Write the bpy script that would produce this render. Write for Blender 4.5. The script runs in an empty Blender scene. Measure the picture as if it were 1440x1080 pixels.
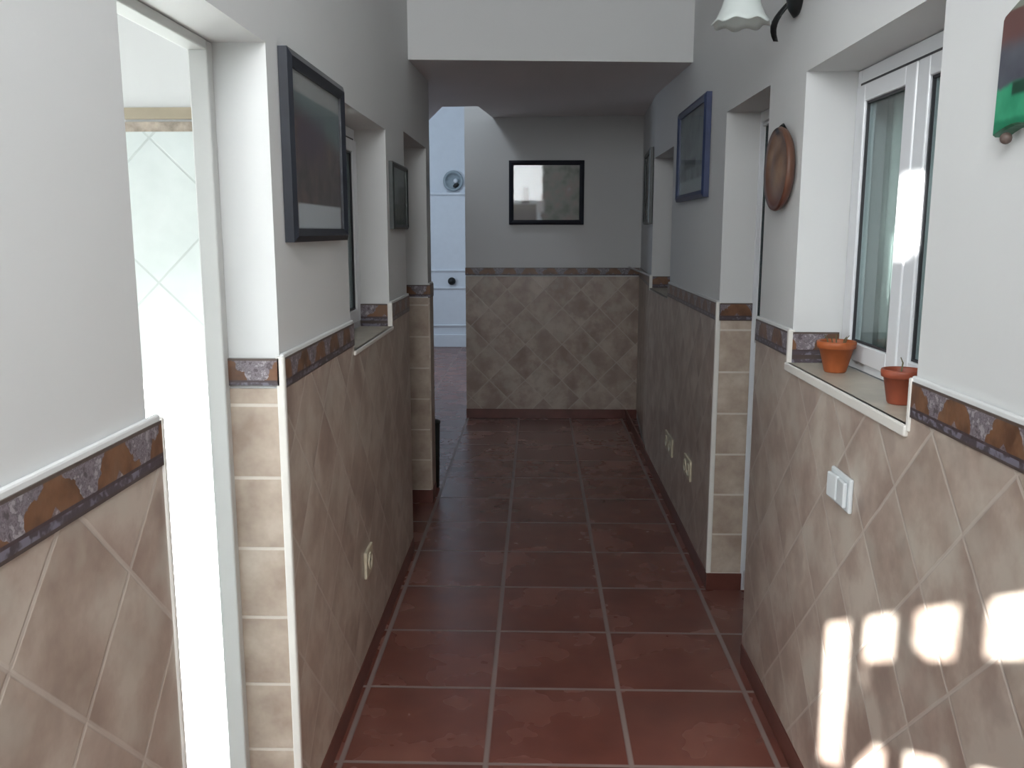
import bpy, bmesh, math, random
from mathutils import Vector, Matrix
random.seed(7)
C = bpy.context.scene.collection
D = bpy.data

# ------------------------------------------------------------ node helpers
def new_mat(name):
    m = D.materials.new(name); m.use_nodes = True
    nt = m.node_tree; b = nt.nodes['Principled BSDF']
    return m, nt, b
def link(nt, a, b): nt.links.new(a, b)
def math_n(nt, op, a, b=None, c=None):
    n = nt.nodes.new('ShaderNodeMath'); n.operation = op
    for i, v in enumerate((a, b, c)):
        if v is None: continue
        if isinstance(v, (int, float)): n.inputs[i].default_value = v
        else: link(nt, v, n.inputs[i])
    return n.outputs[0]
def mixc(nt, fac, a, b, mode='MIX'):
    n = nt.nodes.new('ShaderNodeMix'); n.data_type = 'RGBA'; n.blend_type = mode
    if isinstance(fac, (int, float)): n.inputs[0].default_value = fac
    else: link(nt, fac, n.inputs[0])
    for i, v in ((6, a), (7, b)):
        if isinstance(v, tuple): n.inputs[i].default_value = (*v, 1) if len(v) == 3 else v
        else: link(nt, v, n.inputs[i])
    return n.outputs[2]
def ramp(nt, fac, stops, interp='LINEAR'):
    n = nt.nodes.new('ShaderNodeValToRGB'); n.color_ramp.interpolation = interp
    e = n.color_ramp.elements
    while len(e) < len(stops): e.new(0.5)
    for el, (p, c) in zip(e, stops): el.position = p; el.color = (*c, 1)
    link(nt, fac, n.inputs[0]); return n.outputs[0]
def noise(nt, vec, scale, detail=3, rough=.55):
    n = nt.nodes.new('ShaderNodeTexNoise'); n.inputs['Scale'].default_value = scale
    n.inputs['Detail'].default_value = detail; n.inputs['Roughness'].default_value = rough
    if vec is not None: link(nt, vec, n.inputs['Vector'])
    return n.outputs[0]
def coords(nt):
    g = nt.nodes.new('ShaderNodeTexCoord'); s = nt.nodes.new('ShaderNodeSeparateXYZ')
    link(nt, g.outputs['Object'], s.inputs[0])
    return g.outputs['Object'], s.outputs[0], s.outputs[1], s.outputs[2]
def comb(nt, x, y, z):
    n = nt.nodes.new('ShaderNodeCombineXYZ')
    for i, v in enumerate((x, y, z)):
        if isinstance(v, (int, float)): n.inputs[i].default_value = v
        else: link(nt, v, n.inputs[i])
    return n.outputs[0]
def white(nt, vec):
    n = nt.nodes.new('ShaderNodeTexWhiteNoise'); n.noise_dimensions = '3D'
    link(nt, vec, n.inputs['Vector']); return n.outputs['Value'], n.outputs['Color']
def bump(nt, b, h, strength=.2, dist=.01):
    n = nt.nodes.new('ShaderNodeBump'); n.inputs['Strength'].default_value = strength
    n.inputs['Distance'].default_value = dist
    link(nt, h, n.inputs['Height']); link(nt, n.outputs[0], b.inputs['Normal'])
def plain(name, col, rough=.5, metal=0., spec=.5, var=0., nscale=12, bmp=0.):
    m, nt, b = new_mat(name)
    b.inputs['Roughness'].default_value = rough; b.inputs['Metallic'].default_value = metal
    b.inputs['Specular IOR Level'].default_value = spec
    v, x, y, z = coords(nt)
    nz = noise(nt, v, nscale)
    lo = tuple(max(0, c * (1 - var)) for c in col); hi = tuple(min(1, c * (1 + var)) for c in col)
    link(nt, ramp(nt, nz, [(.3, lo), (.7, hi)]), b.inputs['Base Color'])
    if bmp: bump(nt, b, nz, bmp, .003)
    return m
def grid_line(nt, t, width):            # 1 on the joint of a unit grid, 0 in the tile
    f = math_n(nt, 'FRACT', t)
    d = math_n(nt, 'ABSOLUTE', math_n(nt, 'SUBTRACT', f, .5))
    mr = nt.nodes.new('ShaderNodeMapRange'); mr.interpolation_type = 'SMOOTHSTEP'
    mr.inputs[1].default_value = .5 - width; mr.inputs[2].default_value = .5 - width * .45
    link(nt, d, mr.inputs[0]); return mr.outputs[0]

# ------------------------------------------------------------ materials
def mat_plaster(name='plaster', col=(.655, .665, .665)):
    m, nt, b = new_mat(name)
    v, x, y, z = coords(nt)
    n1 = noise(nt, v, 1.3, 3); n2 = noise(nt, v, 28, 4)
    c = ramp(nt, n1, [(.3, tuple(k * .965 for k in col)), (.7, col)])
    link(nt, c, b.inputs['Base Color'])
    b.inputs['Roughness'].default_value = .6; b.inputs['Specular IOR Level'].default_value = .25
    bump(nt, b, n2, .12, .004)
    return m
def mat_diag(name, cA, cB, P=.2925):
    """beige stone-look wall tile laid on the diagonal; u runs along the wall, z up"""
    m, nt, b = new_mat(name)
    v, x, y, z = coords(nt)
    u = math_n(nt, 'ADD', x, y)
    a = math_n(nt, 'DIVIDE', math_n(nt, 'SUBTRACT', math_n(nt, 'ADD', z, u), cA), P)
    c = math_n(nt, 'DIVIDE', math_n(nt, 'SUBTRACT', math_n(nt, 'SUBTRACT', z, u), cB), P)
    ga = grid_line(nt, a, .026); gb = grid_line(nt, c, .026)
    g = math_n(nt, 'MAXIMUM', ga, gb)
    cell = comb(nt, math_n(nt, 'FLOOR', a), math_n(nt, 'FLOOR', c), 3.)
    wv, wc = white(nt, cell)
    shift = nt.nodes.new('ShaderNodeVectorMath'); shift.operation = 'MULTIPLY_ADD'
    link(nt, wc, shift.inputs[0]); shift.inputs[1].default_value = (7, 7, 7); link(nt, v, shift.inputs[2])
    n1 = noise(nt, shift.outputs[0], 5.5, 5, .6)
    n2 = noise(nt, shift.outputs[0], 2.2, 2, .5)
    n4 = noise(nt, shift.outputs[0], 8., 3, .5)
    col = ramp(nt, n1, [(.37, (.27, .20, .158)), (.5, (.40, .32, .262)), (.63, (.57, .51, .435))])
    col = mixc(nt, math_n(nt, 'MULTIPLY', n2, .55), col, (.39, .29, .255))
    col = mixc(nt, ramp(nt, n4, [(.52, (0, 0, 0)), (.68, (.6, .6, .6))]), col, (.50, .46, .40))
    col = mixc(nt, ramp(nt, n4, [(.32, (.5, .5, .5)), (.42, (0, 0, 0))]), col, (.27, .20, .17))
    col = mixc(nt, math_n(nt, 'MULTIPLY', wv, .22), col, (.50, .44, .37))
    col = mixc(nt, math_n(nt, 'MULTIPLY', g, .5), col, (.56, .51, .46))
    link(nt, col, b.inputs['Base Color'])
    b.inputs['Roughness'].default_value = .33
    h = math_n(nt, 'SUBTRACT', math_n(nt, 'MULTIPLY', n1, .35), g)
    bump(nt, b, h, .35, .002)
    return m
def mat_straight(name, pz=.172, oz=.075):
    m, nt, b = new_mat(name)
    v, x, y, z = coords(nt)
    a = math_n(nt, 'DIVIDE', math_n(nt, 'SUBTRACT', z, oz), pz)
    g = grid_line(nt, a, .03)
    wv, wc = white(nt, comb(nt, math_n(nt, 'FLOOR', a), 1., 1.))
    shift = nt.nodes.new('ShaderNodeVectorMath'); shift.operation = 'MULTIPLY_ADD'
    link(nt, wc, shift.inputs[0]); shift.inputs[1].default_value = (5, 5, 5); link(nt, v, shift.inputs[2])
    n1 = noise(nt, shift.outputs[0], 9, 4, .6)
    col = ramp(nt, n1, [(.3, (.33, .25, .20)), (.55, (.46, .38, .31)), (.75, (.58, .51, .43))])
    col = mixc(nt, math_n(nt, 'MULTIPLY', g, .75), col, (.66, .62, .56))
    link(nt, col, b.inputs['Base Color']); b.inputs['Roughness'].default_value = .3
    bump(nt, b, math_n(nt, 'SUBTRACT', 0., g), .3, .002)
    return m
def sm2(nt, t, a, b_):
    mr = nt.nodes.new('ShaderNodeMapRange'); mr.interpolation_type = 'SMOOTHSTEP'
    mr.inputs[1].default_value = a; mr.inputs[2].default_value = b_; link(nt, t, mr.inputs[0]); return mr.outputs[0]
def mat_border(name, z0=1.145, z1=1.215, P=.165, off=0.):
    """listello: orange-brown arches between grey scrolls, with dark mouldings below and above"""
    m, nt, b = new_mat(name)
    v, x, y, z = coords(nt)
    u = math_n(nt, 'DIVIDE', math_n(nt, 'SUBTRACT', math_n(nt, 'ADD', x, y), off), P)
    t = math_n(nt, 'DIVIDE', math_n(nt, 'SUBTRACT', z, z0), z1 - z0)
    wob = noise(nt, v, 26, 3)
    fu = math_n(nt, 'ABSOLUTE', math_n(nt, 'SUBTRACT', math_n(nt, 'FRACT', u), .5))   # 0 centre .5 edge
    # arch : wide at the bottom, pointed at the top
    lim = math_n(nt, 'SUBTRACT', .40, math_n(nt, 'MULTIPLY', math_n(nt, 'POWER', t, 2.), .27))
    dd = math_n(nt, 'ADD', math_n(nt, 'SUBTRACT', lim, fu), math_n(nt, 'MULTIPLY', math_n(nt, 'SUBTRACT', wob, .5), .42))
    arch = math_n(nt, 'GREATER_THAN', dd, 0.)
    sc = noise(nt, v, 70, 3, .6)
    scroll = ramp(nt, sc, [(.36, (.10, .08, .09)), (.47, (.23, .20, .225)), (.53, (.13, .11, .125)), (.62, (.34, .31, .33))])
    n2 = noise(nt, v, 14, 3)
    orange = ramp(nt, n2, [(.35, (.11, .055, .033)), (.55, (.19, .095, .052)), (.8, (.165, .105, .07))])
    col = mixc(nt, arch, scroll, orange)
    # grey inner loop of the arch at its foot
    foot = math_n(nt, 'LESS_THAN', math_n(nt, 'ADD', math_n(nt, 'MULTIPLY', fu, 2.2), math_n(nt, 'MULTIPLY', t, .9)), .40)
    col = mixc(nt, math_n(nt, 'MULTIPLY', foot, .75), col, scroll)
    low = math_n(nt, 'LESS_THAN', t, .24)
    rope = math_n(nt, 'MULTIPLY', sm2(nt, noise(nt, v, 48, 2), .47, .58), .8)
    low_c = mixc(nt, rope, (.08, .065, .075), (.20, .19, .24))
    col = mixc(nt, low, col, low_c)
    for a0, a1, cc in ((.22, .29, (.07, .05, .055)), (-.1, .07, (.08, .06, .055)), (.93, 1.1, (.10, .075, .065))):
        k = math_n(nt, 'MULTIPLY', math_n(nt, 'GREATER_THAN', t, a0), math_n(nt, 'LESS_THAN', t, a1))
        col = mixc(nt, k, col, cc)
    link(nt, col, b.inputs['Base Color']); b.inputs['Roughness'].default_value = .3
    bump(nt, b, wob, .3, .003)
    return m
def mat_floor():
    m, nt, b = new_mat('terracotta_floor')
    v, x, y, z = coords(nt)
    a = math_n(nt, 'DIVIDE', math_n(nt, 'ADD', x, .139), .4155)
    c = math_n(nt, 'DIVIDE', math_n(nt, 'SUBTRACT', y, 2.316), .4275)
    ga = grid_line(nt, a, .024); gc = grid_line(nt, c, .019)
    g = math_n(nt, 'MAXIMUM', ga, gc)
    wv, wc = white(nt, comb(nt, math_n(nt, 'FLOOR', a), math_n(nt, 'FLOOR', c), 2.))
    shift = nt.nodes.new('ShaderNodeVectorMath'); shift.operation = 'MULTIPLY_ADD'
    link(nt, wc, shift.inputs[0]); shift.inputs[1].default_value = (9, 9, 9); link(nt, v, shift.inputs[2])
    n1 = noise(nt, shift.outputs[0], 4.2, 3, .5)
    n3 = noise(nt, shift.outputs[0], 1.7, 2)
    col = ramp(nt, n1, [(.22, (.11, .042, .033)), (.50, (.175, .062, .045)), (.78, (.26, .108, .080))])
    col = mixc(nt, math_n(nt, 'MULTIPLY', wv, .35), col, (.135, .040, .030))
    col = mixc(nt, ramp(nt, n3, [(.4, (0, 0, 0)), (.8, (.4, .4, .4))]), col, (.21, .105, .085))
    col = mixc(nt, math_n(nt, 'MULTIPLY', g, .9), col, (.25, .20, .185))
    link(nt, col, b.inputs['Base Color'])
    rr = math_n(nt, 'ADD', math_n(nt, 'MULTIPLY', g, .25), math_n(nt, 'ADD', .24, math_n(nt, 'MULTIPLY', n1, .06))); link(nt, rr, b.inputs['Roughness'])
    h = math_n(nt, 'SUBTRACT', math_n(nt, 'MULTIPLY', n1, .05), g)
    bump(nt, b, h, .2, .003)
    return m
def mat_white_tile():
    m, nt, b = new_mat('white_bathroom_tile')
    v, x, y, z = coords(nt)
    P = .46
    a = math_n(nt, 'DIVIDE', math_n(nt, 'SUBTRACT', math_n(nt, 'ADD', z, x), .558), P)
    c = math_n(nt, 'DIVIDE', math_n(nt, 'SUBTRACT', math_n(nt, 'SUBTRACT', z, x), 3.03), P)
    g = math_n(nt, 'MAXIMUM', grid_line(nt, a, .014), grid_line(nt, c, .014))
    n1 = noise(nt, v, 5, 4)
    col = ramp(nt, n1, [(.3, (.50, .55, .54)), (.7, (.60, .64, .63))])
    col = mixc(nt, math_n(nt, 'MULTIPLY', g, .6), col, (.38, .41, .40))
    link(nt, col, b.inputs['Base Color']); b.inputs['Roughness'].default_value = .2
    bump(nt, b, math_n(nt, 'SUBTRACT', 0., g), .3, .002)
    return m

M = {}
M['plaster'] = mat_plaster()
M['ceiling'] = mat_plaster('ceiling_paint', (.82, .80, .80))
M['diag_right'] = mat_diag('diagonal_tile_right', 2.74 + .735, -.467 - .735)
M['diag_left'] = mat_diag('diagonal_tile_left', 1.925 - .585, -.462 + .585)
M['diag_end'] = mat_diag('diagonal_tile_end', 7.9, -6.4)
M['reveal_tile'] = mat_straight('reveal_tile')
M['border'] = mat_border('tile_border', off=.02)
M['floor'] = mat_floor()
M['skirting'] = plain('terracotta_skirting', (.125, .042, .032), .35, var=.25, nscale=9)
M['white_trim'] = plain('white_corner_bead', (.72, .70, .66), .4, var=.04)
M['sill_tile'] = plain('sill_tile', (.46, .42, .35), .35, var=.14, nscale=10)
M['pvc'] = plain('white_aluminium', (.70, .72, .75), .28, var=.02)
M['pvc_line'] = plain('dark_gasket', (.03, .03, .035), .5)
M['white_tile'] = mat_white_tile()
M['white_floor'] = plain('white_floor_tile', (.6, .61, .61), .3, var=.03)
M['beige_band'] = plain('beige_band', (.33, .28, .20), .35, var=.08)
M['bath_border'] = plain('bath_border', (.30, .25, .20), .35, var=.45, nscale=34)
M['black_frame'] = plain('black_frame_wood', (.016, .019, .028), .35, var=.2)
M['blue_frame'] = plain('blue_frame_wood', (.028, .042, .11), .35, var=.2)
M['dark_frame'] = plain('dark_green_frame', (.03, .037, .036), .4, var=.2)
M['iron'] = plain('black_iron', (.012, .014, .015), .45, .3, var=.2)
M['terracotta'] = plain('terracotta_pot', (.38, .10, .03), .5, var=.18, nscale=18, bmp=.1)
M['terracotta_red'] = plain('terracotta_pot_red', (.28, .065, .032), .5, var=.18, nscale=18, bmp=.1)
M['soil'] = plain('potting_soil', (.035, .022, .016), .95, var=.4, nscale=60, bmp=.6)
M['stem'] = plain('dry_stem', (.13, .12, .06), .8, var=.2)
M['switch'] = plain('switch_plastic', (.68, .72, .74), .22)
M['cream'] = plain('cream_plastic', (.55, .50, .38), .3)
M['cream_dark'] = plain('socket_holes', (.05, .045, .04), .6)
M['green_box'] = plain('dark_bin', (.012, .014, .013), .5)
M['door_white'] = plain('pale_door_paint', (.66, .70, .76), .35, var=.02)
M['chrome'] = plain('chrome', (.7, .7, .72), .15, 1.)
M['curtain'] = plain('net_curtain', (.72, .78, .74), .9, var=.12, nscale=5)
M['mat_card'] = plain('mount_card', (.60, .62, .64), .6)
M['wood_gate'] = plain('gate_paint', (.30, .30, .30), .5)

def glass(name, tint=(.85, .9, .9), rough=.04, graze=.45, base=.035):
    m, nt, b = new_mat(name); out = nt.nodes['Material Output']
    tr = nt.nodes.new('ShaderNodeBsdfTransparent'); tr.inputs[0].default_value = (*tint, 1)
    gl = nt.nodes.new('ShaderNodeBsdfGlossy'); gl.inputs['Roughness'].default_value = rough
    lw_ = nt.nodes.new('ShaderNodeLayerWeight'); lw_.inputs[0].default_value = .5
    f2 = math_n(nt, 'ADD', math_n(nt, 'MULTIPLY', math_n(nt, 'POWER', lw_.outputs['Facing'], 4.), graze), base)
    mx = nt.nodes.new('ShaderNodeMixShader'); link(nt, f2, mx.inputs[0]); link(nt, tr.outputs[0], mx.inputs[1]); link(nt, gl.outputs[0], mx.inputs[2])
    link(nt, mx.outputs[0], out.inputs[0]); nt.nodes.remove(b)
    return m
M['glass'] = glass('window_glass')
M['pic_glass'] = glass('picture_glass', (.96, .96, .96), rough=.03, graze=.2, base=.012)
m, nt, b = new_mat('frosted_shade'); b.inputs['Base Color'].default_value = (.78, .84, .82, 1)
b.inputs['Roughness'].default_value = .35; b.inputs['Transmission Weight'].default_value = .35; b.inputs['Subsurface Weight'].default_value = .0
M['shade'] = m

# ------------------------------------------------------------ mesh helpers
def obj(name, bm, mat, parent=None, smooth=False):
    bmesh.ops.recalc_face_normals(bm, faces=bm.faces)
    me = D.meshes.new(name); bm.to_mesh(me); bm.free()
    if smooth:
        for p in me.polygons: p.use_smooth = True
    o = D.objects.new(name, me); C.objects.link(o)
    for k in (mat if isinstance(mat, list) else [mat]): me.materials.append(k)
    if parent is not None:
        o.parent = parent
        o.matrix_parent_inverse = Matrix.Identity(4)
    return o
def vox(bm, xs, ys, zs, solid, warp=None):
    """rectilinear solid: only the faces between filled and empty cells"""
    nx, ny, nz = len(xs) - 1, len(ys) - 1, len(zs) - 1
    V = {}
    def vert(i, j, k):
        if (i, j, k) not in V:
            p = (xs[i], ys[j], zs[k])
            V[(i, j, k)] = bm.verts.new(warp(p) if warp else p)
        return V[(i, j, k)]
    f = {}
    for i in range(nx):
        for j in range(ny):
            for k in range(nz):
                f[(i, j, k)] = solid((xs[i] + xs[i + 1]) / 2, (ys[j] + ys[j + 1]) / 2, (zs[k] + zs[k + 1]) / 2)
    g = lambda i, j, k: f.get((i, j, k), False)
    for (i, j, k), s in list(f.items()):
        if not s: continue
        for d, q in (((-1, 0, 0), [(0, 0, 0), (0, 0, 1), (0, 1, 1), (0, 1, 0)]), ((1, 0, 0), [(1, 0, 0), (1, 1, 0), (1, 1, 1), (1, 0, 1)]),
                     ((0, -1, 0), [(0, 0, 0), (1, 0, 0), (1, 0, 1), (0, 0, 1)]), ((0, 1, 0), [(0, 1, 0), (0, 1, 1), (1, 1, 1), (1, 1, 0)]),
                     ((0, 0, -1), [(0, 0, 0), (0, 1, 0), (1, 1, 0), (1, 0, 0)]), ((0, 0, 1), [(0, 0, 1), (1, 0, 1), (1, 1, 1), (0, 1, 1)])):
            if not g(i + d[0], j + d[1], k + d[2]):
                bm.faces.new([vert(i + a, j + b_, k + c) for a, b_, c in q])
def box(bm, x0, x1, y0, y1, z0, z1, bev=0., seg=2, mi=0, warp=None):
    x0, x1 = sorted((x0, x1)); y0, y1 = sorted((y0, y1)); z0, z1 = sorted((z0, z1))
    vs = [bm.verts.new((x, y, z)) for x in (x0, x1) for y in (y0, y1) for z in (z0, z1)]
    fs = [bm.faces.new([vs[i] for i in q]) for q in ((0, 1, 3, 2), (4, 6, 7, 5), (0, 4, 5, 1), (2, 3, 7, 6), (0, 2, 6, 4), (1, 5, 7, 3))]
    for f in fs: f.material_index = mi
    if bev:
        es = list({e for f in fs for e in f.edges})
        bmesh.ops.bevel(bm, geom=es, offset=bev, segments=seg, affect='EDGES', profile=.5)
    if warp:
        for v in vs:
            if v.is_valid: v.co = warp(v.co)
def boxes(name, lst, mat, parent=None, bev=0., warp=None):
    bm = bmesh.new()
    for b_ in lst: box(bm, *b_, bev=bev, warp=warp)
    return obj(name, bm, mat, parent)
def lathe(bm, prof, seg=40, wave=None, mi=0):
    rings = []
    for r, z in prof:
        ring = []
        for k in range(seg):
            a = 2 * math.pi * k / seg
            rr, zz = (r, z) if wave is None else wave(r, z, a)
            ring.append(bm.verts.new((rr * math.cos(a), rr * math.sin(a), zz)))
        rings.append(ring)
    for a, b_ in zip(rings, rings[1:]):
        for k in range(seg):
            f = bm.faces.new((a[k], a[(k + 1) % seg], b_[(k + 1) % seg], b_[k])); f.material_index = mi
    return rings
def tube(bm, pts, rads, seg=10):
    rings = []
    for i, p in enumerate(pts):
        p = Vector(p)
        t = (Vector(pts[min(i + 1, len(pts) - 1)]) - Vector(pts[max(i - 1, 0)])).normalized()
        a = t.cross(Vector((0, 0, 1)))
        if a.length < .1: a = t.cross(Vector((0, 1, 0)))
        a.normalize(); c = t.cross(a)
        rings.append([bm.verts.new(p + (a * math.cos(2 * math.pi * k / seg) + c * math.sin(2 * math.pi * k / seg)) * rads[i]) for k in range(seg)])
    for a, b_ in zip(rings, rings[1:]):
        for k in range(seg): bm.faces.new((a[k], a[(k + 1) % seg], b_[(k + 1) % seg], b_[k]))
    bm.faces.new(rings[0]); bm.faces.new(rings[-1])
def thing(name, label, cat, loc=(0, 0, 0), rotz=0., group=None):
    o = D.objects.new(name, None); C.objects.link(o); o.location = loc; o.rotation_euler = (0, 0, rotz)
    o.empty_display_size = .05
    o['label'] = label; o['category'] = cat
    if group: o['group'] = group
    return o
def tag(o, label, cat, group=None):
    o['label'] = label; o['category'] = cat
    if group: o['group'] = group
    return o
def struct(o, label=None):
    o['kind'] = 'structure'
    if label: o['label'] = label
    return o

XL, XR = -.585, .735
ZB, ZD0, ZD1 = .075, 1.145, 1.215
def wr(p):                       # the right wall leans outward at its far end
    x, y, z = p
    if y > 5.75 and x > .5: x = x + .085 * (y - 5.75) / 1.35
    return Vector((x, y, z))

# ------------------------------------------------------------ floors
bm = bmesh.new()
xs = [-3.3, -.785, 1.2]; ys = [-.8, .2, 2.95, 11.8]
vox(bm, xs, ys, [-.12, 0.], lambda x, y, z: not (x < -.785 and .2 < y < 2.95))
struct(obj('floor', bm, M['floor']), 'dark red terracotta tiled floor with pale grout')
struct(boxes('floor_bathroom', [(-3.3, -.785, .2, 2.95, -.12, 0.)], M['white_floor']), 'white bathroom floor seen through the left doorway')

# ------------------------------------------------------------ left wall
def left_open(x, y, z):
    if 1.29 < y < 1.99 and z < 1.9:
        if z < 1.2 and y < 1.32: return False
        return True
    if 1.99 < y < 2.08 and z < 1.9 and x < -.74: return True
    if 2.77 < y < 3.52 and 1.125 < z < 1.885: return True
    if 4.0 < y < 4.79 and z < 1.93: return True
    return False
bm = bmesh.new()
vox(bm, [-.785, -.74, XL], [-.8, 1.29, 1.32, 1.99, 2.08, 2.77, 3.52, 4.0, 4.79, 4.95], [0, 1.125, 1.2, 1.885, 1.9, 1.93, 3.3],
    lambda x, y, z: not left_open(x, y, z))
wl = struct(obj('wall_left', bm, M['plaster']), 'long white plaster wall on the left of the hallway')
T = .009
segs = [(-.75, 1.323), (1.99, 4.0), (4.79, 4.95)]
def dado_boxes(x0, x1, segs, wins, z0, z1):
    out = []
    for a, b_ in segs:
        cuts = [a] + [c for w in wins for c in w[:2] if a < c < b_] + [b_]
        for p, q in zip(cuts, cuts[1:]):
            mid = (p + q) / 2
            top = z1
            for w in wins:
                if w[0] < mid < w[1]: top = min(z1, w[2])
            if top > z0: out.append((x0, x1, p, q, z0, top))
    return out
lw = [(2.77, 3.52, 1.125)]
boxes('tile_dado', dado_boxes(XL, XL + T, segs, lw, ZB, ZD0), M['diag_left'], wl)
boxes('tile_border', dado_boxes(XL, XL + T + .003, segs, lw, ZD0, ZD1), M['border'], wl)
# tiled reveals that face the camera (doorways)
rv_t, rv_b, rv_s = [], [], []
for y in (1.99, 4.79):
    rv_t.append((-.70, XL + .001, y - T, y, ZB, ZD0)); rv_b.append((-.70, XL + .001, y - T - .003, y, ZD0 + .008, ZD1))
rv_b.append((-.70, XL + .001, 3.52 - T, 3.52, 1.125, ZD1)); rv_b.append((-.70, XL + .001, 2.77, 2.77 + T, 1.125, ZD1))
boxes('reveal_tiling', rv_t, M['reveal_tile'], wl)
boxes('reveal_border', rv_b, M['border'], wl)
boxes('window_sill', [(-.70, XL + .012, 2.775, 3.515, 1.118, 1.127)], M['sill_tile'], wl)
# rounded top bead of plaster above the tiles
def beads(name, lst, mat, parent, warp=None):
    bm = bmesh.new()
    for l in lst: box(bm, *l, bev=.0035, warp=warp)
    return obj(name, bm, mat, parent)
bl = []
for a, b_ in [(-.75, 1.318), (1.99, 2.77), (3.52, 4.0), (4.79, 4.95)]: bl.append((XL, XL + .010, a, b_, ZD1 - .004, ZD1 + .010))
beads('plaster_bead', bl, M['plaster'], wl)
beads('corner_trim', [(XL - .006, XL + .013, 1.978, 1.994, .0, ZD1 + .004)], M['white_trim'], wl)
beads('corner_trim', [(XL - .006, XL + .013, 3.506, 3.522, 1.112, ZD1 + .004), (XL + .002, XL + .016, 2.77, 3.522, 1.112, 1.127)], M['white_trim'], wl)
beads('corner_trim', [(XL - .006, XL + .013, 1.314, 1.326, .0, ZD1 + .004)], M['white_trim'], wl)
struct(boxes('baseboard_left', [(XL, XL + .012, a, b_, 0, ZB) for a, b_ in segs] + [(-.70, XL + .012, 4.777, 4.79, 0, ZB)], M['skirting'], bev=.002), 'dark terracotta skirting along the left wall')

# ------------------------------------------------------------ right wall
RW1, RD, RW2 = (1.715, 2.56, 1.125, 1.93), (2.945, 3.60, 0, 1.955), (4.95, 5.75, 1.14, 1.95)
def right_open(x, y, z):
    for a, b_, c, d in (RW1, RD, RW2):
        if a < y < b_ and c < z < d: return True
    return False
bm = bmesh.new()
vox(bm, [XR, .985], sorted([-.8, 7.15] + [v for w in (RW1, RD, RW2) for v in w[:2]]), sorted({0, 3.3, 1.125, 1.93, 1.955, 1.14, 1.95}),
    lambda x, y, z: not right_open(x, y, z), wr)
wrt = struct(obj('wall_right', bm, M['plaster']), 'white plaster wall on the right of the hallway')
segs = [(-.75, 2.945), (3.60, 5.75), (5.75, 7.1)]
rwn = [(1.715, 2.56, 1.125), (4.95, 5.75, 1.14)]
boxes('tile_dado', dado_boxes(XR - T, XR, segs, rwn, ZB, ZD0), M['diag_right'], wrt, warp=wr)
boxes('tile_border', dado_boxes(XR - T - .003, XR, [(-.75, 1.715), (2.56, 2.945), (3.60, 4.95), (5.75, 7.1)], [], ZD0, ZD1), M['border'], wrt, warp=wr)
rv_t = [(XR - .001, .865, 3.60 - T, 3.60, ZB, ZD0)]
rv_b = [(XR - .001, .865, 3.60 - T - .003, 3.60, ZD0, ZD1), (XR - .001, .865, 2.56 - T, 2.56, 1.125, ZD1), (XR - .001, .865, 1.715, 1.715 + T, 1.125, ZD1),
        (XR - .001, .865, 5.75 - T, 5.75, 1.14, ZD1)]
boxes('reveal_tiling', rv_t, M['reveal_tile'], wrt)
boxes('reveal_border', rv_b, M['border'], wrt)
boxes('window_sill', [(XR - .012, .87, 1.72, 2.555, 1.118, 1.127)], M['sill_tile'], wrt)
boxes('window_sill', [(XR - .012, .87, 4.955, 5.745, 1.133, 1.142)], M['sill_tile'], wrt)
beads('plaster_bead', [(XR - .010, XR, a, b_, ZD1 - .004, ZD1 + .010) for a, b_ in [(-.75, 1.715), (2.56, 2.945), (3.60, 4.95), (5.75, 7.1)]], M['plaster'], wrt, wr)
beads('corner_trim', [(XR - .014, XR + .006, 3.588, 3.604, ZB, ZD1 + .004)], M['white_trim'], wrt)
beads('corner_trim', [(XR - .014, XR + .006, 2.553, 2.567, 1.105, ZD1 + .006), (XR - .018, XR - .002, 1.715, 2.566, 1.103, 1.127),
                      (XR - .014, XR + .006, 1.706, 1.720, 1.115, ZD1 + .006)], M['white_trim'], wrt)
beads('corner_trim', [(XR - .014, XR + .006, 5.738, 5.752, 1.125, ZD1 + .004), (XR - .012, XR, 4.95, 5.75, 1.128, 1.142)], M['white_trim'], wrt)
struct(boxes('baseboard_right', [(XR - .012, XR, a, b_, 0, ZB) for a, b_ in [(-.75, 2.945), (3.60, 5.75), (5.75, 7.1)]] + [(XR - .012, .87, 3.587, 3.60, 0, ZB)],
             M['skirting'], bev=.002, warp=wr), 'dark terracotta skirting along the right wall')

# ------------------------------------------------------------ end wall and far passage
bm = bmesh.new()
vox(bm, [-.565, 1.2], [7.1, 11.7], [0, 4.6], lambda *a: True)
we = struct(obj('wall_end', bm, M['plaster']), 'white end wall facing the camera with a brown tiled lower half')
boxes('tile_dado', [(-.565, .815, 7.1 - T, 7.1, ZB, ZD0)], M['diag_end'], we)
boxes('tile_border', [(-.567, .815, 7.1 - T - .003, 7.1, ZD0 + .01, ZD1)], M['border'], we)
struct(boxes('baseboard_end', [(-.567, .815, 7.086, 7.1, 0, ZB)], M['skirting'], bev=.002), 'dark skirting at the foot of the end wall')
struct(boxes('wall_passage_left', [(-3.3, -3.2, -.8, .25, 0, 3.3), (-3.3, -3.2, .25, 11.8, 0, 4.6)], M['plaster']), 'outer wall of the rooms on the left')
struct(boxes('wall_passage_near', [(-3.2, -.785, 4.79, 4.95, 0, 3.3)], M['plaster']), 'partition behind the left doorway')
wf = struct(boxes('wall_passage_far', [(-3.2, -.5, 11.62, 11.75, 0, 4.6)], M['door_white']), 'pale wall at the far end of the side passage')
struct(boxes('wall_passage_header', [(-3.2, 1.2, 4.5, 4.6, 2.62, 4.6), (1.1, 1.2, 4.6, 7.1, 2.5, 4.6)], M['plaster']), 'upper wall over the low ceiling')

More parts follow.
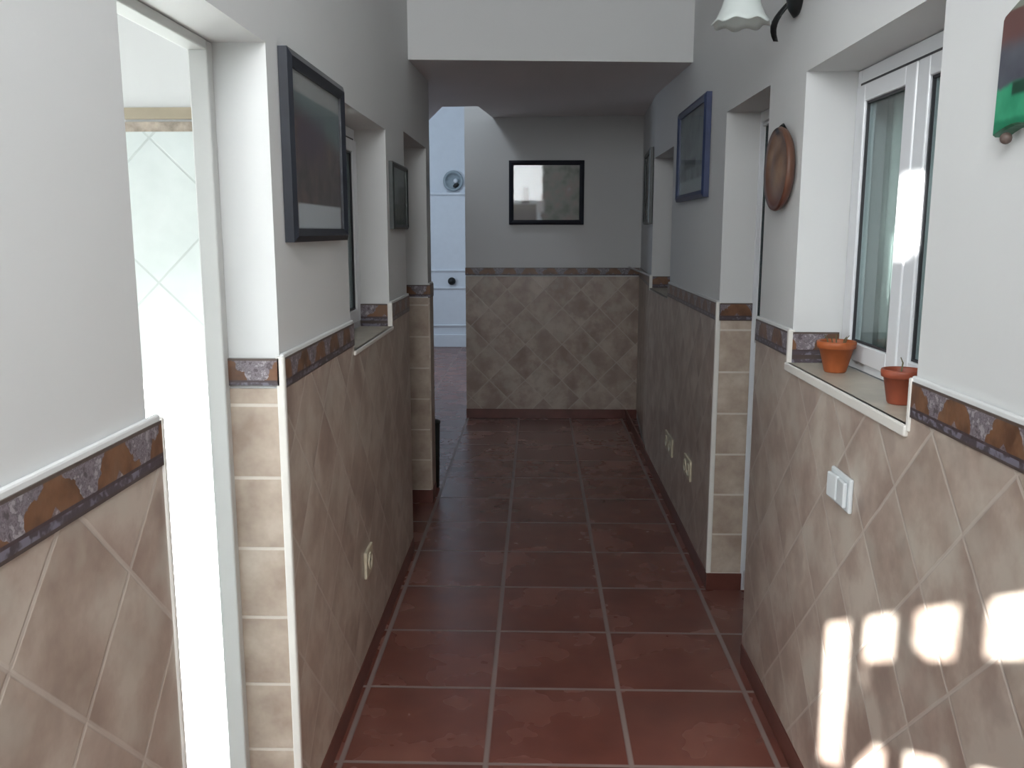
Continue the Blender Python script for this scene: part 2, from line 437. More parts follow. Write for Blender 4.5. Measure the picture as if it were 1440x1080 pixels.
# ceilings
struct(boxes('ceiling', [(-3.3, 1.2, -.8, 4.6, 3.3, 3.4), (-3.3, 1.2, 4.5, 11.8, 4.6, 4.7)], M['ceiling']), 'upper ceiling')
def zc(x, y):
    return 2.264 + .033 * (y - 4.17) + .012 * (x + .6)
bm = bmesh.new()
for q in ([(-.70, 4.17), (.80, 4.44), (.80, 5.75), (-.70, 5.75)], [(-1.6, 4.6), (-.70, 4.6), (-.70, 5.75), (-1.6, 5.75)],
          [(-1.6, 5.75), (.80, 5.75), (.86, 6.26), (-1.6, 6.26)], [(-.403, 6.26), (.86, 6.26), (.93, 7.12), (-.344, 7.12)],
          [(-1.6, 6.26), (-.648, 6.26), (-.967, 7.77), (-1.6, 7.77)], [(-1.6, 7.77), (-.967, 7.77), (-1.2, 8.6), (-1.6, 8.6)]):
    lo = [bm.verts.new((x, y, zc(x, y))) for x, y in q]; hi = [bm.verts.new((x, y, zc(x, y) + .14)) for x, y in q]
    bm.faces.new(lo); bm.faces.new(hi[::-1])
    for k in range(4): bm.faces.new((lo[k], lo[(k + 1) % 4], hi[(k + 1) % 4], hi[k]))
struct(obj('ceiling_low', bm, M['ceiling']), 'low dark ceiling over the far half of the hallway')
bm = bmesh.new()
vs = [(-.70, 4.168, 2.261), (.80, 4.436, 2.288), (.80, 4.72, 2.40), (-.70, 4.45, 2.40)]
lo = [bm.verts.new(v) for v in vs]; hi = [bm.verts.new((v[0], v[1], 3.3)) for v in vs]
bm.faces.new(lo); bm.faces.new(hi)
for k in range(4): bm.faces.new((lo[k], lo[(k + 1) % 4], hi[(k + 1) % 4], hi[k]))
struct(obj('wall_lintel', bm, M['plaster']), 'pale drop wall above the start of the low ceiling')

# ------------------------------------------------------------ bathroom on the left
wb = struct(boxes('wall_bathroom_far', [(-3.2, -.785, 2.9, 3.0, 0, 3.3)], M['plaster']), 'bathroom wall seen through the left doorway')
boxes('wall_tiles', [(-3.2, -.785, 2.892, 2.9, 0, 1.812)], M['white_tile'], wb)
boxes('decor_border', [(-3.2, -.785, 2.889, 2.9, 1.812, 1.842)], M['bath_border'], wb)
boxes('beige_band', [(-3.2, -.785, 2.890, 2.9, 1.850, 1.886)], M['beige_band'], wb)
bm = bmesh.new()
vox(bm, [-3.2, -2.95, -1.75, -.785], [.2, .3], [0, .9, 2.45, 3.3], lambda x, y, z: not (-2.95 < x < -1.75 and .9 < z < 2.45))
struct(obj('wall_bathroom_near', bm, M['plaster']), 'bathroom wall with a window, beside the camera')
w5 = struct(boxes('window_1', [(-2.95, -2.90, .22, .28, .9, 2.45), (-1.80, -1.75, .22, .28, .9, 2.45), (-2.90, -1.80, .22, .28, .9, .95), (-2.90, -1.80, .22, .28, 2.40, 2.45)], M['pvc']), 'white window frame of the bathroom')

# frame of the bathroom door
d1 = struct(boxes('door_1', [(-.742, -.70, 1.955, 1.989, 0, 1.898), (-.742, -.70, 1.291, 1.955, 1.878, 1.899)], plain('grey_door_frame', (.50, .51, .50), .4), bev=.003), 'white door frame in the left doorway')
boxes('strike_plate', [(-.775, -.758, 2.078, 2.081, 1.79, 1.806)], M['chrome'], d1)

# ------------------------------------------------------------ rear wall with the barred entrance gate
s_d = Vector((.45, 1., -.52))            # direction in which sunlight travels
bm = bmesh.new()
YR = -.6
# glazed openings of the entrance gate (x0,x1,z0,z1), between flat iron bars
cols = [(-.506, -.425), (-.396, -.316), (-.288, -.205), (-.173, -.103), (-.07, .01)]
holes = []
for n_, (a, b_) in enumerate(cols):
    if n_ == 0: holes.append((a, b_, 1.575, 1.962))
    elif n_ == 2: holes += [(a, -.262, 1.865, 1.962), (-.262, b_, 1.842, 1.962), (a, b_, 1.40, 1.668)]
    else: holes += [(a, b_, 1.842, 1.962), (a, b_, 1.40, 1.668)]
holes += [(-.396, -.372, 1.78, 1.842), (-.424, -.344, 2.845, 3.11)]  # notch and high opening added to shape sun patches on wall and window
xs_ = sorted({-.785, .985} | {v for h in holes for v in h[:2]}); zs_ = sorted({0, 3.3} | {v for h in holes for v in h[2:]})
vox(bm, xs_, [YR - .05, YR], zs_, lambda x, y, z: not any(h[0] < x < h[1] and h[2] < z < h[3] for h in holes))
struct(obj('wall_rear', bm, M['plaster']), 'rear entrance wall with small glazed openings and added openings for sun patches, behind the camera')
bm = bmesh.new()
for q in ([(-.40, 1.672), (-.40, 1.585), (-.37, 1.625), (-.335, 1.672)], [(-.43, 3.112), (-.34, 3.112), (-.34, 3.004)], [(-.43, 2.94), (-.43, 2.843), (-.34, 2.843)]):
    A = [bm.verts.new((x, YR - .03, z)) for x, z in q]; B_ = [bm.verts.new((x, YR - .02, z)) for x, z in q]
    bm.faces.new(A); bm.faces.new(B_[::-1])
    for k in range(len(q)): bm.faces.new((A[k], A[(k + 1) % len(q)], B_[(k + 1) % len(q)], B_[k]))
obj('lamp_leaf_or_sun_blocker', bm, M['iron'], D.objects['wall_rear'])  # added sun blockers, out of view, that trim the edges of the sun patches
# blind frame without glass, added around the rear fill light
w6 = struct(boxes('rear_fill_frame', [(-.57, .12, YR, YR + .02, 1.966, 1.99), (-.57, .12, YR, YR + .02, 2.75, 2.78), (-.57, -.54, YR, YR + .02, 1.99, 2.75), (.09, .12, YR, YR + .02, 1.99, 2.75)], M['pvc']), 'added blind frame around the rear fill light, behind the camera')

# ------------------------------------------------------------ windows
def window_unit(name, label, X, side, y0, y1, z0, z1, far_open=True):
    """two casements in a fixed frame. side=+1: room is towards -x of the glass (right wall)"""
    s = side; d = .035
    o = struct(boxes(name, [(X, X + s * d, y0, y0 + .028, z0, z1), (X, X + s * d, y1 - .028, y1, z0, z1), (X, X + s * d, y0 + .028, y1 - .028, z1 - .036, z1), (X, X + s * d, y0 + .028, y1 - .028, z0, z0 + .022)], M['pvc'], bev=.003), label)
    boxes('frame_gasket', [(X - s * .001, X + s * .01, y0 + .028, y1 - .028, z1 - .045, z1 - .036)], M['pvc_line'], o)
    ym = (y0 + y1) / 2
    for (a, b_) in ((y0 + .03, ym - .004), (ym + .004, y1 - .03)):
        w = .062; za, zb = z0 + .024, z1 - .045
        sash = boxes('sash', [(X - s * .012, X + s * .022, a, a + w, za, zb), (X - s * .012, X + s * .022, b_ - w, b_, za, zb), (X - s * .012, X + s * .022, a + w, b_ - w, zb - .045, zb), (X - s * .012, X + s * .022, a + w, b_ - w, za, za + .05)], M['pvc'], o, bev=.004)
        boxes('glass_pane', [(X + s * .004, X + s * .008, a + w, b_ - w, za + .05, zb - .045)], M['glass'], sash)
        g = .006
        boxes('gasket', [(X - s * .004, X + s * .003, a + w, a + w + g, za + .05, zb - .045), (X - s * .004, X + s * .003, b_ - w - g, b_ - w, za + .05, zb - .045), (X - s * .004, X + s * .003, a + w, b_ - w, zb - .045 - g, zb - .045), (X - s * .004, X + s * .003, a + w, b_ - w, za + .05, za + .05 + g)], M['pvc_line'], sash)
    return o
def curtain(x, y0, y1, z0, z1, label):
    bm = bmesh.new(); n = 70; rows = []
    for j in range(2):
        rows.append([])
    top, bot = [], []
    for i in range(n + 1):
        y = y0 + (y1 - y0) * i / n
        dx = .012 * math.sin(i * .85) + .006 * math.sin(i * .31)
        top.append(bm.verts.new((x + dx * .7, y, z1))); bot.append(bm.verts.new((x + dx, y, z0)))
    for i in range(n): bm.faces.new((top[i], top[i + 1], bot[i + 1], bot[i]))
    o = obj('curtain', bm, M['curtain'], smooth=True)
    md = o.modifiers.new('thick', 'SOLIDIFY'); md.thickness = .002
    tag(o, label, 'curtain'); return o
window_unit('window_3', 'white casement window with two leaves in the right wall, flowerpots on its sill', .875, 1, 1.717, 2.558, 1.128, 1.928)
window_unit('window_4', 'white casement window in the left wall behind the large picture', -.705, -1, 2.772, 3.518, 1.128, 1.883)
window_unit('window_5', 'far window recess in the right wall', .875, 1, 4.952, 5.748, 1.143, 1.948)
curtain(.958, 1.72, 2.555, 1.13, 1.925, 'pale grey-green net curtain behind the glass of the right window')
# backing of the window niches (rooms behind are dark)
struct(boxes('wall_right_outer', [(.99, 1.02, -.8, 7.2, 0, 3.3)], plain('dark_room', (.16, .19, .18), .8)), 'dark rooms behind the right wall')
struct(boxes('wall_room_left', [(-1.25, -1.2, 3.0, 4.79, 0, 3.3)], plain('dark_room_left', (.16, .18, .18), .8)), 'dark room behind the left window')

# ------------------------------------------------------------ white door in the right wall
d2 = struct(boxes('door_2', [(.865, .915, 3.590, 3.598, .0, 1.953), (.865, .915, 2.947, 2.99, .0, 1.953), (.865, .915, 2.99, 3.590, 1.915, 1.953)], M['pvc'], bev=.003), 'white aluminium door set back in the right wall')
leaf = boxes('door_leaf', [(.880, .905, 3.584, 3.589, .03, 1.912), (.872, .905, 2.993, 3.04, .03, 1.912), (.872, .905, 3.04, 3.584, 1.90, 1.912), (.872, .905, 3.04, 3.565, .03, .10), (.872, .905, 3.04, 3.565, 1.06, 1.12)], M['pvc'], d2, bev=.003)
boxes('glass_panel', [(.885, .891, 3.04, 3.584, 1.12, 1.90)], glass('door_glass', (.42, .48, .48), graze=.1), leaf)
boxes('lower_panel', [(.884, .890, 3.04, 3.584, .10, 1.06)], plain('pale_teal_panel', (.42, .52, .54), .3), leaf)

# ------------------------------------------------------------ far pale door in the side passage
d3 = struct(boxes('door_3', [(-1.95, -.55, 11.58, 11.62, .0, 1.97)], M['door_white'], bev=.004), 'pale blue-white door at the end of the side passage')
boxes('rail', [(-1.95, -.55, 11.56, 11.58, 1.955, 1.985)], M['door_white'], d3, bev=.006)
boxes('rail', [(-1.95, -.55, 11.56, 11.58, .985, 1.01)], M['door_white'], d3, bev=.006)
boxes('rail', [(-1.95, -.55, 11.56, 11.58, .76, .785)], M['door_white'], d3, bev=.006)
boxes('rail', [(-1.95, -.55, 11.56, 11.58, .27, .295)], M['door_white'], d3, bev=.006)
boxes('kick_board', [(-1.95, -.55, 11.55, 11.58, .0, .165)], M['door_white'], d3, bev=.006)
bm = bmesh.new(); lathe(bm, [(.001, 0), (.035, 0), (.05, .012), (.05, .03), (.03, .06), (.001, .065)], 24)
kn = obj('door_knob', bm, M['iron'], d3, True); kn.location = (-1.10, 11.575, .86); kn.rotation_euler = (math.pi / 2, 0, 0)
# round ornament above it
orn = thing('wall_ornament', 'round pale grey ornament high on the far pale wall, with a dark spot in it', 'ornament', (-1.07, 11.62, 2.13))
bm = bmesh.new(); lathe(bm, [(.105, 0), (.125, .01), (.13, .03), (.115, .045), (.095, .03), (.09, .01), (.001, .008)], 40)
r = obj('ring', bm, plain('ornament_grey', (.30, .36, .40), .4), orn, True); r.rotation_euler = (math.pi / 2, 0, 0)
bm = bmesh.new(); bmesh.ops.create_uvsphere(bm, u_segments=16, v_segments=10, radius=.034)
r = obj('dark_centre', bm, M['iron'], orn, True); r.location = (.035, -.03, -.055); r.scale = (1.2, .6, .8); r.rotation_euler = (0, -.5, 0)
bm = bmesh.new(); bmesh.ops.create_uvsphere(bm, u_segments=16, v_segments=10, radius=.03)
r = obj('pale_bead', bm, M['door_white'], orn, True); r.location = (.03, -.03, .0)

# ------------------------------------------------------------ pictures
def tri_mat(name, fn, rough=.4):
    m, nt, b = new_mat(name); v, x, y, z = coords(nt)
    link(nt, fn(nt, v, x, y, z), b.inputs['Base Color']); b.inputs['Roughness'].default_value = rough
    return m
def sm(nt, t, a, b_):
    mr = nt.nodes.new('ShaderNodeMapRange'); mr.interpolation_type = 'SMOOTHSTEP'
    mr.inputs[1].default_value = a; mr.inputs[2].default_value = b_; link(nt, t, mr.inputs[0]); return mr.outputs[0]
def mul(nt, *a):
    r = a[0]
    for q in a[1:]: r = math_n(nt, 'MULTIPLY', r, q)
    return r
def rect(nt, x, z, x0, x1, z0, z1, s=.006):
    inv = lambda t, a: math_n(nt, 'SUBTRACT', 1., sm(nt, t, a - s, a + s))
    return mul(nt, sm(nt, x, x0 - s, x0 + s), inv(x, x1), sm(nt, z, z0 - s, z0 + s), inv(z, z1))
# picture local space: x across (left to right as seen), z up, +y towards the wall
def p_end_reflection(nt, v, x, y, z):  # reflection of the bright entrance and a figure, painted into the print colour
    n1 = noise(nt, v, 9, 4)
    dim_half = ramp(nt, n1, [(.3, (.13, .15, .12)), (.5, (.24, .25, .22)), (.66, (.30, .24, .22)), (.8, (.36, .36, .34))])
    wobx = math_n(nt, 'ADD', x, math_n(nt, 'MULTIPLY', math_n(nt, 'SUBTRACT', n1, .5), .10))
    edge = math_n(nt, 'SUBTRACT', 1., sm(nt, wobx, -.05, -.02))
    c = mixc(nt, edge, dim_half, (.74, .79, .82))
    low = math_n(nt, 'MULTIPLY', rect(nt, x, z, -.4, -.075, -.4, -.085, .014), 1.)
    c = mixc(nt, low, c, (.22, .19, .19))
    fig = rect(nt, x, z, -.185, -.135, -.08, .045, .012)
    c = mixc(nt, fig, c, (.12, .11, .13))
    fig2 = rect(nt, x, z, -.20, -.13, -.10, -.02, .016)
    c = mixc(nt, math_n(nt, 'MULTIPLY', fig2, .6), c, (.2, .18, .2))
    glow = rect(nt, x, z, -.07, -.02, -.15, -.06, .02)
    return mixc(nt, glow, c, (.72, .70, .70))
def p_big(nt, v, x, y, z):
    n1 = noise(nt, v, 12, 5, .65)
    body = ramp(nt, n1, [(.3, (.055, .05, .055)), (.5, (.12, .10, .105)), (.7, (.21, .15, .13))])
    top = sm(nt, math_n(nt, 'ADD', z, math_n(nt, 'MULTIPLY', x, .15)), .04, .10)
    c = mixc(nt, top, body, (.19, .25, .26))
    purple = rect(nt, x, z, -.2, .08, -.02, .09, .04)
    c = mixc(nt, math_n(nt, 'MULTIPLY', purple, .6), c, (.11, .085, .13))
    c = mixc(nt, rect(nt, x, z, -.5, .5, .135, .5, .004), c, (.42, .45, .45))
    c = mixc(nt, rect(nt, x, z, -.215, .25, -.185, -.125, .004), c, (.55, .60, .64))
    return c
def p_green(nt, v, x, y, z):
    n1 = noise(nt, v, 22, 4)
    c = ramp(nt, n1, [(.3, (.035, .05, .045)), (.55, (.09, .115, .095)), (.75, (.16, .18, .15))])
    return c
def p_blue(nt, v, x, y, z):
    n1 = noise(nt, v, 8, 4)
    c = ramp(nt, n1, [(.3, (.10, .12, .13)), (.5, (.19, .23, .24)), (.7, (.26, .31, .31))])
    c = mixc(nt, rect(nt, x, z, -.2, .1, -.07, -.03, .012), c, (.06, .065, .075))
    return mixc(nt, rect(nt, x, z, -.5, .5, -.5, -.125, .01), c, (.36, .42, .44))
def p_dark(nt, v, x, y, z):
    n1 = noise(nt, v, 11, 4)
    return ramp(nt, n1, [(.3, (.05, .06, .06)), (.6, (.10, .12, .11)), (.8, (.16, .18, .17))])
def picture(label, cx, cy, cz, w, h, fw, depth, fmat, pfn, pname, rotz, group=None, fbot=None):
    t = thing('framed_picture', label, 'picture', (cx, cy, cz), rotz, group)
    a, c = w / 2, h / 2; fb = fbot or fw
    bm = bmesh.new()
    outer = [(-a, -c), (a, -c), (a, c), (-a, c)]; inner = [(-a + fw, -c + fb), (a - fw, -c + fb), (a - fw, c - fw), (-a + fw, c - fw)]
    mid = [tuple(o_[k] * .55 + i_[k] * .45 for k in (0, 1)) for o_, i_ in zip(outer, inner)]
    L = [[bm.verts.new((p[0], y, p[1])) for p in ring] for ring, y in ((outer, 0), (outer, -depth * .75), (mid, -depth), (inner, -depth * .7), (inner, 0))]
    for r0, r1 in zip(L, L[1:] + L[:1]):
        for k in range(4): bm.faces.new((r0[k], r0[(k + 1) % 4], r1[(k + 1) % 4], r1[k]))
    obj('frame', bm, fmat, t)
    bm = bmesh.new(); box(bm, -a + fw * .9, a - fw * .9, -depth * .45, -.001, -c + fb * .9, c - fw * .9)
    obj('print', bm, tri_mat(pname, pfn), t)
    bm = bmesh.new(); box(bm, -a + fw, a - fw, -depth * .6, -depth * .55, -c + fb, c - fw)
    obj('glass', bm, M['pic_glass'], t)
    return t
H2 = math.pi / 2
picture('black framed picture in landscape format hanging in the middle of the end wall', .073, 7.099, 1.795, .585, .49, .036, .03, M['black_frame'], p_end_reflection, 'end_reflection_print', 0)
picture('large black framed picture on the left wall, dark image with pale bottom label', XL + .001, 2.372, 1.692, .59, .436, .036, .028, M['black_frame'], p_big, 'big_print', H2, fbot=.032)
picture('small dark green picture on the left wall beyond the window recess', XL + .001, 3.775, 1.640, .40, .265, .018, .02, M['dark_frame'], p_green, 'green_print', H2)
picture('blue framed picture on the right wall before the low ceiling', XR - .001, 4.285, 1.862, .75, .435, .032, .03, M['blue_frame'], p_blue, 'blue_print', -H2)
picture('dark framed picture farthest down the right wall', XR + .018, 6.10, 1.785, .60, .48, .03, .025, M['dark_frame'], p_dark, 'dark_print', -H2 - .063)

# ------------------------------------------------------------ round plaque
pl = thing('wall_plaque', 'round brown wooden plate hanging on the right wall beside the window', 'wall plate', (XR, 2.715, 1.68))
def m_plaque(nt, v, x, y, z):
    n1 = noise(nt, v, 11, 3)
    c = ramp(nt, n1, [(.3, (.10, .045, .024)), (.5, (.18, .092, .044)), (.7, (.25, .15, .08))])
    rd = math_n(nt, 'SQRT', math_n(nt, 'ADD', math_n(nt, 'MULTIPLY', y, y), math_n(nt, 'MULTIPLY', z, z)))
    c = mixc(nt, sm(nt, rd, .095, .12), c, (.12, .055, .035))
    c = mixc(nt, math_n(nt, 'SUBTRACT', 1., sm(nt, z, -.11, -.02)), c, (.10, .035, .022))
    return mixc(nt, rect(nt, y, z, -.02, .02, .098, .2, .012), c, (.02, .015, .015))
bm = bmesh.new()
prof = [(.001, .004), (.10, .004), (.116, .014), (.122, .026), (.118, .034), (.104, .030), (.088, .022), (.045, .030), (.001, .034)]
lathe(bm, prof, 56)
for v in bm.verts: v.co = Vector((-v.co.z, v.co.x * 1.08, v.co.y))
obj('dish', bm, tri_mat('plaque_wood', m_plaque, .4), pl, True)
bm = bmesh.new(); tube(bm, [(-.016, .0, .105), (-.022, -.004, .122), (-.016, .004, .127), (-.006, .006, .112)], [.006] * 4, 8)
obj('hanging_loop', bm, M['iron'], pl, True)

# ------------------------------------------------------------ green plaque at the right edge
gp = thing('hanging_plaque', 'green and dark painted plaque at the upper right edge of the photo', 'wall plaque', (XR, 1.325, 1.745))
def m_gp(nt, v, x, y, z):
    n1 = noise(nt, v, 16, 3)
    wz = math_n(nt, 'ADD', z, math_n(nt, 'MULTIPLY', math_n(nt, 'SUBTRACT', n1, .5), .03))
    c = ramp(nt, n1, [(.3, (.055, .055, .075)), (.7, (.10, .11, .13))])
    c = mixc(nt, sm(nt, wz, .02, .05), c, (.12, .055, .05))
    g = ramp(nt, n1, [(.3, (.015, .22, .11)), (.7, (.06, .36, .20))])
    c = mixc(nt, math_n(nt, 'SUBTRACT', 1., sm(nt, wz, -.035, -.025)), c, g)
    c = mixc(nt, rect(nt, y, z, -.02, .08, -.045, -.025, .004), c, (.01, .05, .03))
    c = mixc(nt, math_n(nt, 'SUBTRACT', 1., sm(nt, wz, -.083, -.075)), c, (.012, .17, .085))
    return mixc(nt, sm(nt, z, .078, .082), c, (.18, .19, .16))
bm = bmesh.new()
out = [(.125, -.098)]
for i in range(15): t_ = i / 14; out.append((.125 - .25 * t_, -.098 + .012 * math.sin(t_ * math.pi * 2.0) * 1.0))
out += [(-.125, .07)]
for i in range(13): t_ = i / 12; out.append((-.118 + .236 * t_, .075 + .03 * math.sin(math.pi * t_)))
out += [(.122, .07)]
out = out[1:]
fr = [bm.verts.new((-.026, y, z)) for y, z in out]; mdl = [bm.verts.new((-.020, y * 1.03, z * 1.03)) for y, z in out]; bk = [bm.verts.new((-.0, y * 1.03, z * 1.03)) for y, z in out]
bm.faces.new(fr); bm.faces.new(bk[::-1])
for A, B in ((fr, mdl), (mdl, bk)):
    for k in range(len(out)): bm.faces.new((A[k], A[(k + 1) % len(out)], B[(k + 1) % len(out)], B[k]))
obj('board', bm, tri_mat('plaque_paint', m_gp, .35), gp)
for q in (.100, -.100):
    bm = bmesh.new(); bmesh.ops.create_uvsphere(bm, u_segments=14, v_segments=8, radius=.009)
    o = obj('peg', bm, plain('dark_peg', (.10, .07, .06), .5), gp, True); o.location = (-.018, q, -.105)
o = boxes('header', [(-.012, 0, -.10, .10, .102, .18)], plain('cream_header', (.52, .50, .42), .5), gp, bev=.004)

# ------------------------------------------------------------ wall lamp
wl_ = thing('wall_lamp', 'black iron wall lamp with a white bell-shaped glass shade at the top right', 'lamp', (XR, 2.67, 2.185))
bm = bmesh.new()
lathe(bm, [(.001, 0), (.062, 0), (.068, .01), (.055, .024), (.025, .036), (.001, .038)], 24)
for v in bm.verts: v.co = Vector((-v.co.z, v.co.x * .9, v.co.y * 1.35))
obj('wall_plate', bm, M['iron'], wl_, True)
bm = bmesh.new()
pts = [(-.02, .0, .0), (-.06, -.03, -.035), (-.10, -.07, -.03), (-.135, -.11, .02), (-.16, -.14, .065), (-.185, -.17, .075), (-.20, -.185, .05), (-.20, -.185, .0)]
tube(bm, pts, [.011, .012, .010, .009, .009, .009, .010, .012], 10)
obj('arm', bm, M['iron'], wl_, True)
bm = bmesh.new()      # leaf hanging under the plate
n = 9; L_, R_ = [], []
for i in range(n):
    t_ = i / (n - 1); w = .028 * math.sin(math.pi * (.15 + .8 * t_)) * (1 - .35 * t_)
    c0 = Vector((-.012 - .035 * math.sin(t_ * 2.6), .03 + .07 * t_, -.04 - .095 * t_))
    L_.append([bm.verts.new(c0 + Vector((0, -w, 0))), bm.verts.new(c0 + Vector((-.012, 0, 0))), bm.verts.new(c0 + Vector((0, w, 0)))])
for a, b_ in zip(L_, L_[1:]):
    for k in (0, 1): bm.faces.new((a[k], a[k + 1], b_[k + 1], b_[k]))
o = obj('lamp_leaf_or_sun_blocker', bm, M['iron'], wl_, True); md = o.modifiers.new('t', 'SOLIDIFY'); md.thickness = .005
bm = bmesh.new()
def wav(r, z, a):
    k = max(0, (-.015 - z)) / .10
    return r * .93 * (1 + .03 * k * math.cos(8 * a)), z - .004 * k * math.cos(8 * a)
pr = [(.018, .012), (.024, .0), (.034, -.02), (.046, -.045), (.056, -.075), (.068, -.10), (.082, -.115), (.080, -.118), (.064, -.104), (.052, -.077), (.042, -.047), (.030, -.022), (.020, -.004), (.014, .006)]
lathe(bm, pr, 64, wav)
o = obj('glass_shade', bm, M['shade'], wl_, True); o.location = (-.20, -.185, -.03)
bm = bmesh.new(); lathe(bm, [(.001, .03), (.014, .03), (.022, .018), (.026, .002), (.022, -.004), (.001, -.004)], 20)
o = obj('shade_holder', bm, M['iron'], wl_, True); o.location = (-.20, -.185, -.018)

# ------------------------------------------------------------ flowerpots
def pot(label, x, y, z, rt, rb, h, mat, group):
    t = thing('flowerpot', label, 'flowerpot', (x, y, z), 0, group)
    bm = bmesh.new()
    rim = h * .24
    lathe(bm, [(.001, 0), (rb * .9, 0), (rb, .004), (rt * .86, h - rim), (rt * .88, h - rim), (rt * .97, h - rim + .002), (rt, h - .004), (rt * .97, h), (rt * .88, h), (rt * .86, h - .004), (rt * .80, h - .018), (.001, h - .02)], 40)
    obj('pot', bm, mat, t, True)
    bm = bmesh.new()
    lathe(bm, [(.001, h - .012), (rt * .4, h - .011), (rt * .80, h - .015), (rt * .78, h - .019), (.001, h - .019)], 28)
    obj('soil', bm, M['soil'], t, True)
    return t
p1 = pot('orange terracotta flowerpot on the far end of the right window sill', .803, 2.385, 1.127, .051, .029, .084, M['terracotta'], None)
for k in range(5):
    a = k * 1.3; bm = bmesh.new()
    tube(bm, [(.02 * math.cos(a), .02 * math.sin(a), .07), (.026 * math.cos(a), .026 * math.sin(a), .09), (.033 * math.cos(a), .033 * math.sin(a), .098)], [.0018, .0015, .001], 6)
    obj('stem', bm, M['stem'], p1)
p2 = pot('redder terracotta flowerpot on the near end of the right window sill', .800, 1.94, 1.127, .045, .029, .076, M['terracotta_red'], None)
bm = bmesh.new(); tube(bm, [(.0, .01, .062), (.004, .012, .088), (.0, .016, .10)], [.002, .0018, .001], 6); obj('stem', bm, M['stem'], p2)

# ------------------------------------------------------------ switch and sockets
sw = thing('light_switch', 'white light switch on the right tiled wall below the window', 'light switch', (XR - T, 2.045, .90))
boxes('switch_plate', [(-.010, 0, -.066, .066, -.041, .041)], M['switch'], sw, bev=.004)
for q in (-.031, .031):
    bm = bmesh.new(); box(bm, -.018, -.008, q - .026, q + .026, -.030, .030, bev=.003)
    o = obj('rocker', bm, M['switch'], sw); o.rotation_euler = (0, 0, -.05 if q < 0 else .08)
def socket(label, x, y, z, side, w=.085, h=.085, group=None, n=1):
    t = thing('wall_socket', label, 'socket', (x, y, z), 0, group); s = side
    boxes('socket_plate', [(0, s * .010, -w / 2, w / 2, -h / 2, h / 2)], M['cream'], t, bev=.003)
    for k in range(n):
        cy = (k - (n - 1) / 2) * w / n
        bm = bmesh.new(); lathe(bm, [(.030, 0), (.030, .004), (.026, .004), (.024, .0005), (.001, .0005)], 28)
        o = obj('socket_ring', bm, M['cream'], t, True); o.location = (s * .010, cy, 0); o.rotation_euler = (0, s * H2, 0)
        boxes('socket_holes', [(s * .0102, s * .0115, cy - .012, cy - .007, -.003, .003), (s * .0102, s * .0115, cy + .007, cy + .012, -.003, .003)], M['cream_dark'], t)
    return t
socket('cream wall socket low on the left tiled wall', XL + T, 2.885, .388, 1, .115, .095)
socket('faint cream double socket on the right wall, the one farther from the camera', XR - T, 4.72, .365, -1, .24, .10, n=2)
socket('faint cream double socket on the right wall, nearer to the white door', XR - T, 4.12, .393, -1, .17, .10, n=2)

# small dark bin just past the corner of the left wall
bn = thing('bin', 'narrow dark bin standing just past the far corner of the left wall', 'bin', (-.621, 5.10, 0))
bm = bmesh.new(); lathe(bm, [(.001, 0), (.045, 0), (.048, .005), (.056, .39), (.053, .39), (.045, .01), (.001, .01)], 24)
obj('body', bm, M['green_box'], bn, True)
bm = bmesh.new(); lathe(bm, [(.058, .385), (.060, .392), (.058, .40), (.03, .412), (.001, .416)], 24)
obj('lid', bm, M['green_box'], bn, True)

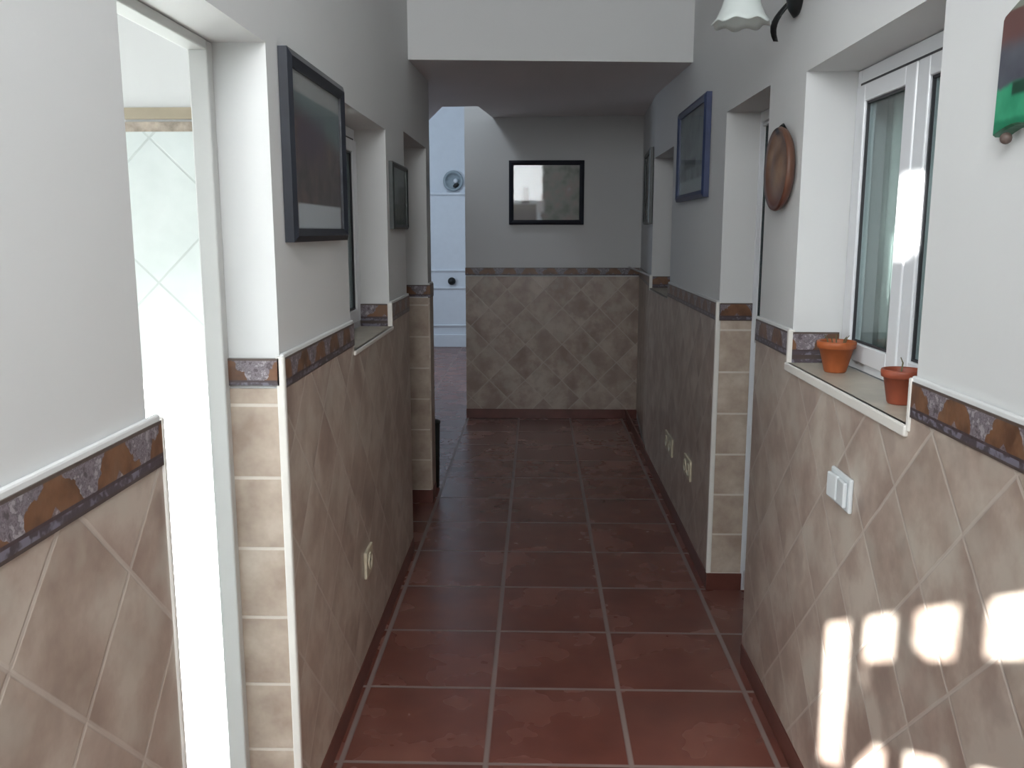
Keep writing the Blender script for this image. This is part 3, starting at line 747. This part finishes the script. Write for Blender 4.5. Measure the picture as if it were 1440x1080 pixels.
# ------------------------------------------------------------ light
w = D.worlds.new('world'); bpy.context.scene.world = w; w.use_nodes = True
bg = w.node_tree.nodes['Background']; sky = w.node_tree.nodes.new('ShaderNodeTexSky')
sky.sky_type = 'NISHITA'; sky.sun_disc = False; sky.sun_elevation = math.radians(28)
w.node_tree.links.new(sky.outputs[0], bg.inputs[0]); bg.inputs[1].default_value = .25
def area(name, loc, to, sx, sy, power, col, spread=math.pi):
    l = D.lights.new(name, 'AREA'); l.shape = 'RECTANGLE'; l.size = sx; l.size_y = sy; l.energy = power; l.color = col; l.spread = spread
    o = D.objects.new(name, l); C.objects.link(o); o.location = loc
    o.rotation_euler = (Vector(to) - Vector(loc)).to_track_quat('-Z', 'Y').to_euler(); return o
area('rear_fill', (-.225, YR + .03, 2.37), (-.225, 3., 2.37), .62, .76, 35, (.96, .99, 1.0))  # added fill for daylight from behind, in front of the solid rear wall
area('hall_fill', (.07, 1.0, 3.27), (.07, 1.0, 0.), 1.0, 1.8, 2, (.95, .98, 1.0))  # added fill under the closed hall ceiling, no roof opening there
area('bathroom_daylight', (-2.9, 1.0, 1.5), (.735, 1.9, .75), 1.0, 1.4, 26, (.97, 1., .99))
area('passage_daylight', (-3.1, 9.3, 1.5), (-1.2, 9.8, 1.2), 1.6, 1.8, 30, (.72, .86, 1.0))
area('stair_daylight', (-.85, 6.5, 3.05), (-.3, 7.1, 2.0), .25, .25, 4, (.85, .93, 1.0))
area('stairwell_fill', (-1.5, 9.2, 4.5), (-1.4, 10.4, 0.), 1.6, 2.4, 36, (.72, .86, 1.0))  # added fill under the closed upper ceiling, brightens the far passage wall
sl = D.lights.new('sun', 'SUN'); sl.energy = 60; sl.angle = math.radians(.7); sl.color = (1., .985, .95)
so = D.objects.new('sun', sl); C.objects.link(so); so.rotation_euler = s_d.to_track_quat('-Z', 'Y').to_euler(); so.location = (-3, -6, 5)

# ------------------------------------------------------------ camera
f = 1250.; cx, cy, xv, yv = 720, 540, 755, 325
d = Vector(((xv - cx) / f, (cy - yv) / f, 1.)).normalized()
up = Vector((0, d.z, -d.y)).normalized(); r = up.cross(d)
# rows r,d,up are the world axes in camera space
Mc = Matrix(((r.x, r.y, -r.z), (d.x, d.y, -d.z), (up.x, up.y, -up.z)))
cam = D.cameras.new('camera'); co = D.objects.new('camera', cam); C.objects.link(co)
co.matrix_world = Matrix.Translation((0, 0, 1.5)) @ Mc.to_4x4()
cam.sensor_width = 36; cam.lens = f / 1440 * 36; cam.clip_start = .02
bpy.context.scene.camera = co
vs = bpy.context.scene.view_settings
vs.view_transform = 'Standard'; vs.look = 'None'; vs.gamma = 1; vs.exposure = .43; vs.use_curve_mapping = False
